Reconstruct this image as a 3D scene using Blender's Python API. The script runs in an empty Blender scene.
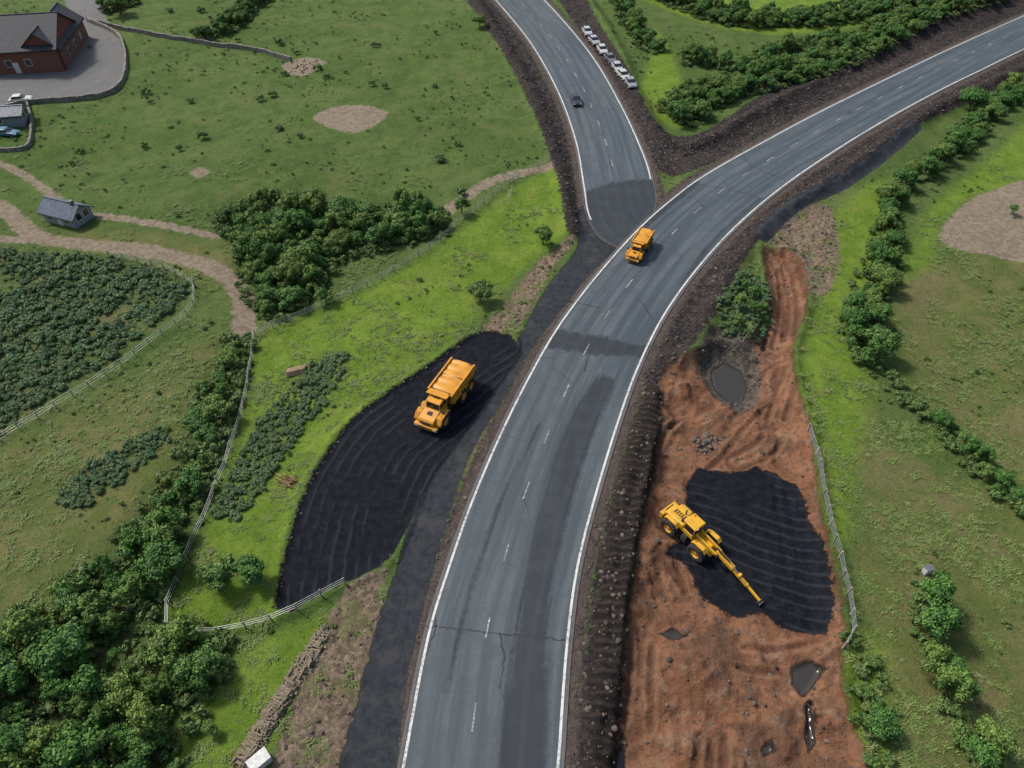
import bpy, bmesh, math, random
import numpy as np
from mathutils import Vector, Matrix
rng=np.random.default_rng(7); random.seed(7)
S=bpy.context.scene
CAMH=62.0; FPX=692.0; PITCH=math.radians(45.7)
# ---- survey sheet -> ground metres (plan rectification of an oblique aerial survey) ----
def G(u,v):
    a=(u-512)/FPX; b=(384-v)/FPX
    dy=math.cos(PITCH)+b*math.sin(PITCH); dz=-math.sin(PITCH)+b*math.cos(PITCH)
    t=CAMH/-dz
    return (a*t, dy*t)
def GL(l): return np.array([G(*p) for p in l],float)
def spline(P,closed=False,step=1.5):
    P=np.asarray(P,float); n=len(P); out=[]
    rngi=range(n if closed else n-1)
    for i in rngi:
        if closed: p0,p1,p2,p3=P[(i-1)%n],P[i],P[(i+1)%n],P[(i+2)%n]
        else: p0,p1,p2,p3=P[max(i-1,0)],P[i],P[i+1],P[min(i+2,n-1)]
        k=max(1,int(np.linalg.norm(p2-p1)/step)); k=min(k,14)
        for j in range(k):
            t=j/k
            out.append(0.5*((2*p1)+(-p0+p2)*t+(2*p0-5*p1+4*p2-p3)*t*t+(-p0+3*p1-3*p2+p3)*t**3))
    if not closed: out.append(P[-1])
    return np.array(out)
def resample(P,n=None,step=None):
    d=np.r_[0,np.cumsum(np.linalg.norm(np.diff(P,axis=0),axis=1))]
    if n is None: n=max(2,int(d[-1]/step)+1)
    s=np.linspace(0,d[-1],n)
    return np.c_[np.interp(s,d,P[:,0]),np.interp(s,d,P[:,1])],s
def dseg(X,Y,P,closed,arc=False):
    best=np.full(X.shape,1e9); sarc=np.zeros(X.shape) if arc else None; acc=0
    n=len(P)
    for i in range(n if closed else n-1):
        a=P[i]; b=P[(i+1)%n]; e=b-a; L2=max(e@e,1e-9)
        t=np.clip(((X-a[0])*e[0]+(Y-a[1])*e[1])/L2,0,1)
        d=(X-a[0]-t*e[0])**2+(Y-a[1]-t*e[1])**2
        if arc:
            m=d<best; sarc[m]=acc+t[m]*math.sqrt(L2)
        best=np.minimum(best,d); acc+=math.sqrt(L2)
    return (np.sqrt(best),sarc) if arc else np.sqrt(best)
def inside(X,Y,P):
    c=np.zeros(X.shape,bool); n=len(P)
    for i in range(n):
        a=P[i]; b=P[(i+1)%n]
        if a[1]==b[1]: continue
        m=((a[1]>Y)!=(b[1]>Y))
        xi=(b[0]-a[0])*(Y-a[1])/(b[1]-a[1])+a[0]
        c^=m&(X<xi)
    return c
CL=7.0
def sd_shape(X,Y,shape):
    kind,P,w=shape
    lo=P.min(0)-CL-w; hi=P.max(0)+CL+w
    out=np.full(X.shape,-CL)
    idx=np.nonzero((X>lo[0])&(X<hi[0])&(Y>lo[1])&(Y<hi[1]))[0]
    if len(idx)==0: return out
    x=X[idx]; y=Y[idx]
    if kind=='poly':
        d=dseg(x,y,P,True); s=np.where(inside(x,y,P),d,-d)+w
    else:
        s=w-dseg(x,y,P,False)
    out[idx]=np.clip(s,-CL,CL); return out
def sd(X,Y,shapes):
    o=np.full(X.shape,-CL)
    for s in shapes: o=np.maximum(o,sd_shape(X,Y,s))
    return o
def poly(l,w=0.0): return ('poly',spline(GL(l),True,2.0),w)
def band(l,w): return ('band',spline(GL(l),False,2.0),w)
def ss(x,a,b):
    t=np.clip((x-a)/(b-a),0,1); return t*t*(3-2*t)
def vn(x,y,seed=0):
    ix=np.floor(x).astype(np.int64); iy=np.floor(y).astype(np.int64); fx=x-ix; fy=y-iy
    def h(a,b):
        v=(a*374761393+b*668265263+seed*974634777)&0xffffffff
        v=((v^(v>>13))*1274126177)&0xffffffff
        return ((v^(v>>16))&0xffff)/65535.0
    fx=fx*fx*(3-2*fx); fy=fy*fy*(3-2*fy)
    return (h(ix,iy)*(1-fx)+h(ix+1,iy)*fx)*(1-fy)+(h(ix,iy+1)*(1-fx)+h(ix+1,iy+1)*fx)*fy
def fbm(x,y,o=4,seed=0):
    r=0;a=.5
    for k in range(o): r=r+a*(vn(x*2**k,y*2**k,seed+k)*2-1); a*=.5
    return r
# ---------------- layout ----------------
mL=[(384,840),(397,768),(422,640),(443,570),(472,490),(508,410),(543,345),(570,305),(603,264),(638,226),(670,198),(703,174),(758,143),(818,111),(898,72),(960,43),(1030,12),(1100,-18)]
mR=[(556,840),(564,768),(572,650),(582,570),(599,500),(623,420),(643,365),(668,315),(700,270),(738,228),(782,190),(832,155),(882,124),(932,96),(982,71),(1042,42),(1130,2)]
bL=[(465,-30),(494,0),(528,42),(555,90),(573,140),(581,185),(586,215),(600,238),(622,250)]
bR=[(512,-30),(546,0),(591,52),(623,105),(646,155),(654,182),(657,200),(652,220),(645,240)]
def ribbon(L,R,step=0.35):
    a=spline(GL(L),False,1.0); b=spline(GL(R),False,1.0)
    n=int(np.linalg.norm(np.diff(a,axis=0),axis=1).sum()/step)
    return resample(a,n)[0],resample(b,n)[0]
MA,MB=ribbon(mL,mR); BA,BB=ribbon(bL,bR)
def rpoly(A,B): 
    return ('poly',np.vstack([A[::8],A[-1:],B[::-1][::8],B[:1]]),0.0)
ROADS=[rpoly(MA,MB),rpoly(BA,BB)]
R={}
R['lush']=[poly([(565,172),(515,188),(430,250),(340,300),(260,335),(238,430),(200,540),(168,622),(280,618),(285,560),(300,500),(325,455),(400,385),(450,345),(520,270),(575,225)]),
  poly([(150,800),(185,730),(225,660),(300,622),(350,598),(330,640),(290,700),(262,800)]),
  poly([(835,215),(880,180),(905,185),(880,260),(858,330),(875,400),(862,450),(840,560),(822,500),(808,430),(795,380),(806,330),(822,290)]),
  poly([(1060,100),(980,165),(925,215),(900,290),(915,320),(950,300),(935,240),(975,195),(1060,165)]),
  poly([(850,640),(905,640),(930,790),(848,790),(842,700)]),
  poly([(655,30),(675,60),(690,120),(660,120),(640,90),(650,60)]),
  poly([(640,-20),(700,20),(830,30),(1000,-20)])]
R['dry']=[poly([(-60,480),(60,420),(160,360),(240,335),(200,410),(160,480),(90,560),(-60,680)]),
  poly([(870,440),(940,470),(1060,540),(1060,800),(905,800),(880,640),(855,600),(860,520)]),
  poly([(900,290),(950,262),(1060,250),(1060,500),(975,440),(920,380),(895,330)]),
  poly([(60,230),(150,235),(225,250),(240,300),(200,280),(130,262)])]
R['bare']=[band([(918,300),(930,345),(948,385),(990,425),(1050,465)],1.0),band([(868,410),(885,460),(900,540),(908,620)],.8),poly([(900,290),(945,262),(950,300),(925,320)]),poly([(20,330),(60,345),(50,390),(10,400),(-20,360)]),poly([(100,300),(140,305),(130,330),(95,325)])]
R['crop']=[poly([(-60,250),(20,248),(110,258),(170,270),(192,292),(150,335),(60,395),(-60,450)])]
R['tan']=[band([(-60,180),(0,205),(35,235),(90,245),(150,252),(210,268),(240,292),(244,330)],1.5),
  band([(-40,150),(20,170),(70,205),(130,222),(215,236)],0.8),
  band([(-40,238),(40,240)],1.0),
  band([(440,215),(470,195),(500,180),(555,168)],1.2),
  poly([(312,118),(345,106),(388,114),(355,133)]),poly([(282,66),(305,58),(326,64),(300,76)]),poly([(188,174),(200,168),(212,174),(200,181)]),
  poly([(938,242),(960,208),(1000,185),(1060,178),(1060,258),(985,256)])]
R['scree']=[poly([(578,236),(550,272),(515,332),(482,330),(500,308),(540,258)]),
  poly([(385,570),(345,590),(318,640),(295,700),(265,800),(345,800),(365,690),(385,620)]),
  poly([(790,215),(828,206),(838,270),(815,300),(792,268),(768,238)]),
  poly([(532,352),(505,400),(476,450),(451,520),(431,590),(410,680),(390,800),(400,800),(425,640),(446,570),(475,490),(510,410),(545,345)],0.2)]
R['gravel']=[poly([(455,-20),(488,-20),(545,80),(575,150),(585,215),(583,240),(568,238),(556,180),(532,110),(500,50)]),
  poly([(548,-20),(592,50),(628,110),(655,168),(700,168),(780,126),(880,78),(1060,0),(1060,-28),(980,0),(860,52),(760,98),(710,128),(680,134),(652,120),(626,70),(592,15),(575,-20)]),
  poly([(1060,30),(930,95),(830,155),(770,200),(720,250),(680,305),(655,355),(640,400),(618,470),(596,560),(584,660),(570,800),(612,800),(622,650),(635,540),(652,470),(664,390),(690,350),(715,320),(740,270),(765,235),(800,208),(850,180),(920,125),(1060,58)])]
R['rib']=[poly([(650,385),(626,450),(606,540),(592,640),(584,800),(620,800),(626,650),(640,540),(657,470),(664,390)])]
R['dirt']=[poly([(762,250),(785,250),(804,270),(806,310),(792,350),(800,400),(810,430),(817,500),(832,560),(842,620),(842,690),(852,800),(610,800),(622,650),(634,560),(650,470),(658,395),(668,366),(700,350),(725,340),(748,345),(756,320),(768,300)])]
R['asph']=[poly([(583,205),(650,205),(625,240),(590,275),(552,322),(530,352),(505,398),(473,450),(448,520),(428,590),(407,680),(388,800),(335,800),(360,690),(378,620),(400,560),(414,500),(440,450),(480,400),(515,345),(545,290),(578,245)]),
  band([(915,128),(880,158),(840,186),(795,208),(760,240)],1.3)]
LOT=[(512,338),(482,332),(458,345),(435,362),(400,385),(352,420),(322,460),(302,500),(284,560),(275,610),(290,614),(330,590),(380,568),(405,535),(432,480),(468,430),(500,385),(522,352)]
R['black']=[poly(LOT),poly([(700,460),(730,466),(760,462),(800,480),(812,520),(826,545),(835,600),(828,632),(790,625),(765,606),(740,612),(705,592),(690,560),(668,548),(690,520),(688,480)])]
R['yard']=[poly([(60,-20),(100,-20),(108,25),(122,45),(122,82),(80,96),(30,102),(-60,118),(-60,60),(50,70),(72,50),(72,20)])]
R['wet']=[poly([(714,360),(728,350),(744,358),(752,376),(745,394),(730,392),(716,374)]),poly([(795,662),(812,655),(828,666),(815,684),(806,694),(796,680)]),
  poly([(662,628),(676,622),(690,630),(676,636)]),poly([(764,742),(775,736),(780,748),(768,752)]),poly([(808,700),(815,698),(820,740),(812,750)]),poly([(610,790),(622,740),(628,742),(622,800)])]
R['pit']=[poly([(700,345),(712,330),(735,328),(755,342),(764,368),(758,400),(738,405),(715,388),(702,368)])]
R['berm']=[band([(462,-20),(505,45),(536,100),(560,175),(572,235)],.2),band([(575,-15),(612,40),(640,100),(668,143),(705,143),(765,112),(860,64),(960,18),(1060,-15)],.2),
  band([(1060,56),(940,108),(850,172),(795,206),(758,238),(728,285),(700,335)],.2)]
GUIDES_BLACK=[spline(GL(LOT[1:10]),False,2),spline(GL([(690,600),(740,625),(850,660)]),False,2)]
GUIDES_DIRT=[spline(GL(l),False,2) for l in ([(776,250),(796,300),(788,345),(765,392),(722,425),(690,445),(668,490),(650,560),(640,650),(636,790)],
   [(800,440),(815,520),(838,640)],[(705,800),(690,720),(735,655),(800,640)],[(760,800),(752,720),(790,670),(840,700)])]
TRK=[spline(GL(l),False,1.2) for l in ([(774,248),(788,275),(790,310),(782,345),(768,385),(738,420),(705,455),(672,478),(655,520)],[(790,262),(799,300),(792,345),(782,400),(770,440),(740,455)],[(770,255),(778,300),(774,340),(764,380),(735,402),(690,420),(668,450),(648,540)],
   [(652,520),(645,600),(640,700),(640,800)],[(668,560),(690,620),(740,650),(800,655),(838,640)],[(655,560),(700,625),(716,700),(706,800)])]
MOUNDS=[(*G(u,v),r,h) for u,v,r,h in ((683,385,2.2,1.5),(672,420,1.6,1.),(718,415,1.4,.6),(700,665,1.8,1.1),(770,705,2.0,1.2),(833,720,1.6,1.5),(660,545,1.2,.7),(655,700,1.3,.8),(690,745,1.6,.9),(800,445,1.6,1.1),(820,500,1.2,.9),(838,600,1.2,1.2),(640,610,1.,.7),(755,425,1.4,.8),(830,660,1.2,.9),(845,780,1.5,1.3),(745,760,1.3,.9),(790,745,1.0,.8),(735,680,1.1,.8),(800,400,1.,1.),(790,370,.9,.8))]
BELT=[poly([(216,218),(250,200),(290,198),(340,212),(400,203),(442,212),(440,232),(375,248),(335,262),(312,300),(270,316),(248,292),(238,245)]),
  poly([(250,335),(225,345),(202,395),(185,455),(125,540),(50,605),(-60,690),(-60,800),(60,800),(110,700),(178,560),(220,440),(236,380)]),
  poly([(222,640),(175,640),(120,700),(60,750),(20,810),(160,810),(185,730),(222,675)])]
def trkd(X,Y):
    o=np.full(X.shape,9.)
    idx=np.nonzero((X>-1)&(X<55)&(Y>8)&(Y<95))[0]
    if len(idx):
        x,y=X[idx],Y[idx]; wob=.25*fbm(x/3,y/3,2,88); r=np.full(x.shape,9.)
        for t in TRK: r=np.minimum(r,np.abs(dseg(x,y,t,False)+wob-1.05))
        o[idx]=r+1.2*ss(fbm(x/6,y/6,2,99),.05,.3)
    return o
def hfun(X,Y,parts=None):
    X=np.asarray(X,float); Y=np.asarray(Y,float)
    g=(lambda k: parts[k]) if parts is not None else (lambda k: sd(X,Y,ROADS) if k=='road' else (sd(X,Y,BELT) if k=='belt' else (trkd(X,Y) if k=='trk' else sd(X,Y,R[k]))))
    rd=g('road'); flat=1-ss(-rd,1.5,6.9)
    ab=np.maximum(g('black'),g('asph')); flat=np.maximum(flat,ss(ab,-4,0.5))
    h=fbm(X/28,Y/28,3,3)*1.3*(1-flat)+fbm(X/3.,Y/3.,3,9)*0.22*(1-flat)
    h=h-0.7*ss(g('belt'),-3,3)
    dt=g('dirt'); bk=g('black')
    h=h*(1-ss(dt,-1,1))-1.2*ss(dt,-0.5,2.5)
    dm=ss(dt,0,1.5)*(1-ss(bk,-.8,.6)); rg=1-np.abs(fbm(X/2.2,Y/2.2,3,61))*3
    mo=0
    for mx,my,mr,mh in MOUNDS: mo=mo+mh*np.exp(-(((X-mx)**2+(Y-my)**2)/(mr*mr)))
    h=h+dm*(0.85*np.maximum(fbm(X/3.5,Y/3.5,4,21),-.15)+0.34*fbm(X/.9,Y/.9,3,31)+.16*np.maximum(rg,0)+mo*(.75+.6*fbm(X/.7,Y/.7,2,71)))
    tk=g('trk'); h=h+ss(dt,0,.8)*(1-.7*ss(bk,-.3,.3))*(-.24*np.exp(-(tk/.28)**2)+.12*np.exp(-((tk-.55)/.2)**2))
    h=h+.6*np.exp(-((dt+.2)/.7)**2)*(rd<-4)*(ab<0)*(.5+vn(X/1.3,Y/1.3,6))
    h=h+.75*np.exp(-((g('rib')-1.2)/.9)**2)*ss(-rd,.5,1.4)*(.6+.6*vn(X/.9,Y/.9,16))
    pt=ss(g('pit'),-.6,1.3); wl=ss(g('wet'),-.2,.3); h=h-1.0*pt; h=h*(1-wl)+(-2.1*pt-1.3*(1-pt))*wl*ss(dt,0,.5)+h*wl*(1-ss(dt,0,.5))
    lot=sd_shape(X,Y,R['black'][0])
    h=h+0.4*np.exp(-((lot+.3)/.55)**2)*(rd<-2)*(ab-lot<1.0)*(0.6+0.5*vn(X/1.5,Y/1.5,5))
    h=h+0.07*fbm(X/1.1,Y/1.1,3,41)*ss(bk,0,1)
    sc=np.maximum(g('scree'),g('gravel')); h=h+0.36*fbm(X/.9,Y/.9,3,51)*ss(sc,0,.5)*(1-ss(rd,-1.,-.4))
    h=h+1.15*np.exp(-((g('berm')-.2)/1.5)**2)*ss(-rd,.6,2.)*(.7+.6*vn(X/2.,Y/2.,8))
    h=h-0.05
    h=np.where(rd>-0.25,-0.06,h); h=h-0.12*ss(rd,0.2,0.8)
    return h
# ---------------- material helpers ----------------
class M:
    def __init__(s,name):
        s.m=bpy.data.materials.new(name); s.m.use_nodes=True; s.t=s.m.node_tree; s.b=s.t.nodes['Principled BSDF']
        s.tc=s.t.nodes.new('ShaderNodeTexCoord')
    def n(s,ty,**k):
        x=s.t.nodes.new(ty)
        for a,b in k.items(): setattr(x,a,b)
        return x
    def put(s,sock,v):
        if isinstance(v,bpy.types.NodeSocket): s.t.links.new(v,sock)
        elif isinstance(v,tuple): sock.default_value=(*v,1) if len(v)==3 and sock.type=='RGBA' else v
        else: sock.default_value=v
    def math(s,op,a,b=0.0,clamp=False):
        x=s.n('ShaderNodeMath',operation=op,use_clamp=clamp); s.put(x.inputs[0],a); s.put(x.inputs[1],b); return x.outputs[0]
    def mix(s,f,a,b,mode='MIX'):
        x=s.n('ShaderNodeMix',data_type='RGBA',blend_type=mode); s.put(x.inputs[0],f); s.put(x.inputs[6],a); s.put(x.inputs[7],b); return x.outputs[2]
    def noise(s,scale,detail=4,rough=.6,vec=None,dist=0):
        x=s.n('ShaderNodeTexNoise'); x.inputs['Scale'].default_value=scale; x.inputs['Detail'].default_value=detail; x.inputs['Roughness'].default_value=rough; x.inputs['Distortion'].default_value=dist
        s.t.links.new(vec if vec else s.tc.outputs['Object'],x.inputs['Vector']); return x.outputs['Fac']
    def vor(s,scale,feature='F1',out='Distance',vec=None):
        x=s.n('ShaderNodeTexVoronoi',feature=feature); x.inputs['Scale'].default_value=scale
        s.t.links.new(vec if vec else s.tc.outputs['Object'],x.inputs['Vector']); return x.outputs[out]
    def rng(s,v,a,b,c=0.,d=1.,smooth=True):
        x=s.n('ShaderNodeMapRange',interpolation_type='SMOOTHSTEP' if smooth else 'LINEAR'); s.put(x.inputs[0],v)
        for i,q in enumerate((a,b,c,d)): x.inputs[i+1].default_value=q
        return x.outputs[0]
    def attr(s,name,out='Fac'):
        return s.n('ShaderNodeAttribute',attribute_name=name).outputs[out]
    def grey(s,v):
        cc=s.n('ShaderNodeCombineColor')
        for i in range(3): s.t.links.new(v,cc.inputs[i])
        return cc.outputs[0]
    def bump(s,h,st=.5,dist=.1):
        x=s.n('ShaderNodeBump'); x.inputs['Strength'].default_value=st; x.inputs['Distance'].default_value=dist
        s.t.links.new(h,x.inputs['Height']); s.t.links.new(x.outputs[0],s.b.inputs['Normal'])
    def fin(s,col,rough=.9,metal=0.,spec=.3):
        s.put(s.b.inputs['Base Color'],col); s.put(s.b.inputs['Roughness'],rough); s.b.inputs['Metallic'].default_value=metal
        s.b.inputs['Specular IOR Level'].default_value=spec; return s.m
def simple(name,col,rough=.6,metal=0.,var=.25,scale=3.,dirt=0.0,spec=.4):
    m=M(name); n=m.noise(scale,5); c=m.mix(m.rng(n,.3,.7),tuple(x*(1-var) for x in col),tuple(min(1,x*(1+var)) for x in col))
    if dirt>0:
        d=m.noise(scale*.6,6,.7); c=m.mix(m.rng(d,.42,.72,0,dirt),c,(.13,.085,.055))
    return m.fin(c,rough,metal,spec)
# ---------------- ground material ----------------
def ground_mat():
    m=M('ground_mix')
    nb=m.noise(.045,3); nm=m.noise(.28,5,.65); n1=m.noise(1.3,6,.7); nf=m.noise(7,4,.75); nff=m.noise(28,2,.7); np_=m.noise(.9,3,.6,dist=1.); nq=m.noise(.12,4,.6); n3=m.noise(3.2,4,.75)
    g=m.mix(m.rng(nb,.38,.62),(.082,.135,.034),(.112,.160,.046))
    g=m.mix(m.rng(nm,.42,.66,0,.75),g,(.060,.108,.028))
    g=m.mix(m.rng(n1,.5,.72,0,.6),g,(.160,.180,.064))
    g=m.mix(m.rng(np_,.5,.68,0,.6),g,(.042,.080,.022)); g=m.mix(m.rng(nq,.52,.66,0,.5),g,(.140,.160,.056)); g=m.mix(m.rng(n3,.54,.7,0,.45),g,(.040,.078,.020))
    lush=m.mix(m.rng(nm,.4,.65),(.125,.205,.026),(.175,.255,.038)); lush=m.mix(m.rng(n1,.5,.72,0,.65),lush,(.075,.145,.025)); lush=m.mix(m.rng(nq,.5,.66,0,.55),lush,(.19,.225,.05)); lush=m.mix(m.rng(np_,.52,.68,0,.5),lush,(.065,.12,.026)); lush=m.mix(m.rng(n3,.54,.7,0,.4),lush,(.06,.115,.022))
    dry=m.mix(m.rng(nm,.4,.62),(.112,.142,.040),(.165,.165,.062)); dry=m.mix(m.rng(n1,.5,.68,0,.75),dry,(.07,.112,.03)); dry=m.mix(m.rng(nq,.54,.66,0,.55),dry,(.19,.17,.08)); dry=m.mix(m.rng(n3,.54,.7,0,.5),dry,(.052,.085,.024))
    bare=m.mix(m.rng(n1,.4,.6),(.20,.155,.09),(.13,.15,.05))
    crop=m.mix(m.rng(n1,.4,.6),(.065,.115,.032),(.12,.15,.05)); crop=m.mix(m.rng(nm,.56,.64,0,.8),crop,(.21,.145,.085))
    def vcol(s_):
        w=m.vor(s_,out='Color'); p=m.n('ShaderNodeSeparateColor'); m.t.links.new(w,p.inputs[0]); return p.outputs[0]
    vr=vcol(3.2); vr2=vcol(7.)
    edge=m.math('SUBTRACT',m.math('ADD',n1,m.math('MULTIPLY',nf,.6)),.8)
    def mask(name,amp=2.,w=.15,off=0.):
        a=m.math('ADD',m.attr(name),m.math('MULTIPLY',edge,amp)); a=m.math('ADD',a,off); return m.rng(a,-w,w)
    c=g
    c=m.mix(mask('lush',5,1.2),c,lush); c=m.mix(mask('dry',6,2.),c,dry); c=m.mix(mask('crop',2,.5),c,crop); c=m.mix(m.math('MULTIPLY',mask('bare',5,1.6),.6),c,bare)
    fine=m.math('ADD',m.math('MULTIPLY',nf,.9),m.math('MULTIPLY',nff,.7))
    c=m.mix(1.,c,m.grey(m.rng(fine,.55,1.05,.5,1.5,False)),'MULTIPLY')
    tan=m.mix(m.rng(n1,.35,.65),(.20,.16,.112),(.32,.265,.195)); tan=m.mix(m.math('MULTIPLY',vr2,.3),tan,(.13,.10,.08))
    c=m.mix(mask('tan',2.2,.25),c,tan)
    scree=m.mix(vr,(.13,.095,.065),(.32,.245,.175)); scree=m.mix(m.math('MULTIPLY',vr2,.55),scree,(.10,.08,.06)); scree=m.mix(m.rng(nm,.5,.62,0,.55),scree,(.12,.14,.04))
    c=m.mix(mask('scree',3.2,.3),c,scree)
    gr=m.mix(m.math('POWER',vr,2.),(.018,.016,.017),(.095,.08,.076)); gr=m.mix(m.math('MULTIPLY',vr2,.55),gr,(.030,.026,.027)); gr=m.mix(m.rng(nm,.45,.65,0,.5),gr,(.068,.05,.041))
    gr=m.mix(m.rng(m.attr('berm'),-1.6,.2,0,.55),gr,(.020,.0175,.0185))
    rnear=m.rng(m.math('ADD',m.attr('road'),m.math('MULTIPLY',edge,1.6)),-1.5,-.6,0,.5); gr=m.mix(rnear,gr,m.mix(vr2,(.09,.07,.06),(.20,.16,.135)))
    c=m.mix(mask('gravel',2.4,.2),c,gr)
    d=m.attr('rutd'); ph=m.math('ADD',m.math('MULTIPLY',d,5.2),m.math('MULTIPLY',nm,9.)); ph=m.math('ADD',ph,m.math('MULTIPLY',n1,5.)); rut=m.math('SINE',ph)
    ra=m.rng(m.noise(.22,3,.6),.44,.6); rut=m.math('MULTIPLY',m.math('ADD',rut,.1),ra)
    dirt=m.mix(m.rng(nm,.36,.62),(.185,.078,.039),(.30,.143,.078)); dirt=m.mix(m.rng(n1,.5,.66,0,.85),dirt,(.10,.049,.03)); dirt=m.mix(m.rng(m.noise(.5,5,.7),.52,.66,0,.7),dirt,(.29,.20,.135)); dirt=m.mix(m.rng(m.noise(.17,5,.65),.5,.62,0,.65),dirt,(.11,.06,.04)); dirt=m.mix(m.rng(n3,.52,.7,0,.5),dirt,(.075,.040,.028))
    dirt=m.mix(m.rng(rut,.2,1.,0,.3),dirt,(.085,.044,.03)); dirt=m.mix(m.math('MULTIPLY',vr2,.28),dirt,(.25,.17,.12))
    tk=m.math('ADD',m.attr('trk'),m.math('MULTIPLY',edge,.5)); dirt=m.mix(m.rng(tk,.0,.42,.6,0),dirt,(.085,.045,.031)); dirt=m.mix(m.math('MULTIPLY',m.rng(tk,.35,.55),m.rng(tk,.6,.85,.4,0)),dirt,(.32,.175,.105))
    md=mask('dirt',1.8,.25); c=m.mix(md,c,dirt)
    c=m.mix(mask('pit',1.4,.4),c,m.mix(vr,(.055,.047,.04),(.15,.13,.105)))
    rs=m.math('SINE',m.math('ADD',m.math('MULTIPLY',m.attr('ribs'),6.6),m.math('MULTIPLY',n1,6.)))
    rc=m.mix(m.rng(rs,-.2,.9,0,.6),(.018,.016,.015),(.068,.05,.04)); rc=m.mix(m.math('MULTIPLY',vr2,.5),rc,(.036,.029,.026)); mrb=mask('rib',2.5,.5); c=m.mix(mrb,c,rc)
    asph=m.mix(m.rng(n1,.35,.65),(.023,.027,.033),(.040,.046,.053)); asph=m.mix(m.math('MULTIPLY',vr2,.3),asph,(.027,.027,.03)); asph=m.mix(m.rng(nm,.5,.64,0,.6),asph,(.06,.058,.058))
    ma=mask('asph',1.1,.15); c=m.mix(ma,c,asph)
    lr=m.math('MULTIPLY',m.math('SINE',m.math('ADD',m.math('MULTIPLY',m.attr('lotd'),5.),m.math('ADD',m.math('MULTIPLY',nm,4.5),m.math('MULTIPLY',n1,1.)))),m.rng(nq,.36,.56,.25,1.))
    bl=m.mix(m.rng(n1,.4,.65),(.0055,.007,.0105),(.012,.014,.0195)); bl=m.mix(m.rng(lr,.4,1.,0,.5),bl,(.030,.033,.041)); bl=m.mix(m.rng(nf,.58,.8,0,.5),bl,(.034,.036,.041)); bl=m.mix(m.rng(nm,.58,.7,0,.25),bl,(.03,.029,.03))
    mb=mask('black',1.4,.15); c=m.mix(mb,c,bl)
    yd=m.mix(n1,(.14,.138,.135),(.21,.205,.20)); c=m.mix(mask('yard',.8,.2),c,yd)
    wt=mask('wet',.9,.15); c=m.mix(wt,c,(.036,.033,.028))
    rough=m.math('SUBTRACT',.95,m.math('MULTIPLY',wt,.88)); rough=m.math('SUBTRACT',rough,m.math('MULTIPLY',m.math('MULTIPLY',mb,m.math('SUBTRACT',1.,wt)),.15))
    h=m.math('ADD',m.math('MULTIPLY',n1,.8),m.math('MULTIPLY',nf,.5)); h=m.math('ADD',h,m.math('MULTIPLY',nff,.12)); h=m.math('ADD',h,m.math('MULTIPLY',m.math('MULTIPLY',n1,md),.9))
    hr=m.math('ADD',m.math('MULTIPLY',m.math('MULTIPLY',rut,.14),md),m.math('MULTIPLY',m.math('MULTIPLY',lr,.08),mb)); hr=m.math('ADD',hr,m.math('MULTIPLY',m.math('MULTIPLY',rs,.22),mrb))
    smooth=m.math('SUBTRACT',1.,m.math('MULTIPLY',m.math('MAXIMUM',mb,ma),.7)); h=m.math('MULTIPLY',h,smooth)
    h=m.math('MULTIPLY',m.math('ADD',h,hr),m.math('SUBTRACT',1.,wt))
    m.bump(h,.85,.45)
    m.fin(c,rough,0,.25); m.put(m.b.inputs['Specular IOR Level'],m.math('ADD',.08,m.math('MULTIPLY',wt,.4))); return m.m
# ---------------- ground mesh ----------------
def axis(core,far):
    a=list(core); s=core[1]-core[0]; lo=[]; x=core[0]
    while x>-far: s*=1.35; x-=s; lo.append(x)
    s=core[-1]-core[-2]; x=core[-1]; hi=[]
    while x<far: s*=1.35; x+=s; hi.append(x)
    return np.array(lo[::-1]+a+hi)
ys=[12.]
while ys[-1]<235: ys.append(ys[-1]+0.24+max(0,ys[-1]-40)*0.0022)
xs_pos=[0.]
while xs_pos[-1]<150: xs_pos.append(xs_pos[-1]+0.25+max(0,xs_pos[-1]-32)*0.0045)
xs=[-x for x in xs_pos[1:]][::-1]+xs_pos
XA=axis(xs,3500); YA=axis(ys,3500)
XX,YY=np.meshgrid(XA,YA); X=XX.ravel(); Y=YY.ravel(); nx=len(XA); ny=len(YA)
parts={k:sd(X,Y,v) for k,v in R.items()}; parts['road']=sd(X,Y,ROADS); parts['belt']=sd(X,Y,BELT); parts['trk']=trkd(X,Y)
parts['gravel']=np.maximum(parts['gravel'],parts['road']+1.3)
Z=hfun(X,Y,parts)
me=bpy.data.meshes.new('ground'); N=nx*ny
me.vertices.add(N); me.vertices.foreach_set('co',np.c_[X,Y,Z].astype(np.float32).ravel())
i=(np.arange(ny-1)[:,None]*nx+np.arange(nx-1)[None,:]).ravel(); Q=np.c_[i,i+1,i+nx+1,i+nx].astype(np.int32)
me.loops.add(Q.size); me.loops.foreach_set('vertex_index',Q.ravel()); me.polygons.add(len(Q)); me.polygons.foreach_set('loop_start',np.arange(0,Q.size,4,dtype=np.int32)); 
me.update(); me.validate()
def addattr(me,name,v):
    a=me.attributes.new(name,'FLOAT','POINT'); a.data.foreach_set('value',np.asarray(v,np.float32))
for k in list(R)+['road','trk']: addattr(me,k,parts[k])
near=np.nonzero((parts['dirt']>-3)|(parts['black']>-3)|(parts['rib']>-3))[0]
rutd=np.zeros(N); lotd=np.zeros(N); ribs=np.zeros(N)
xn,yn=X[near],Y[near]
rutd[near]=np.min([dseg(xn,yn,g,False) for g in GUIDES_DIRT],axis=0)
lotd[near]=np.min([dseg(xn,yn,g,False) for g in GUIDES_BLACK],axis=0)
ribs[near]=dseg(xn,yn,MB[::6],False,True)[1]
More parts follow.
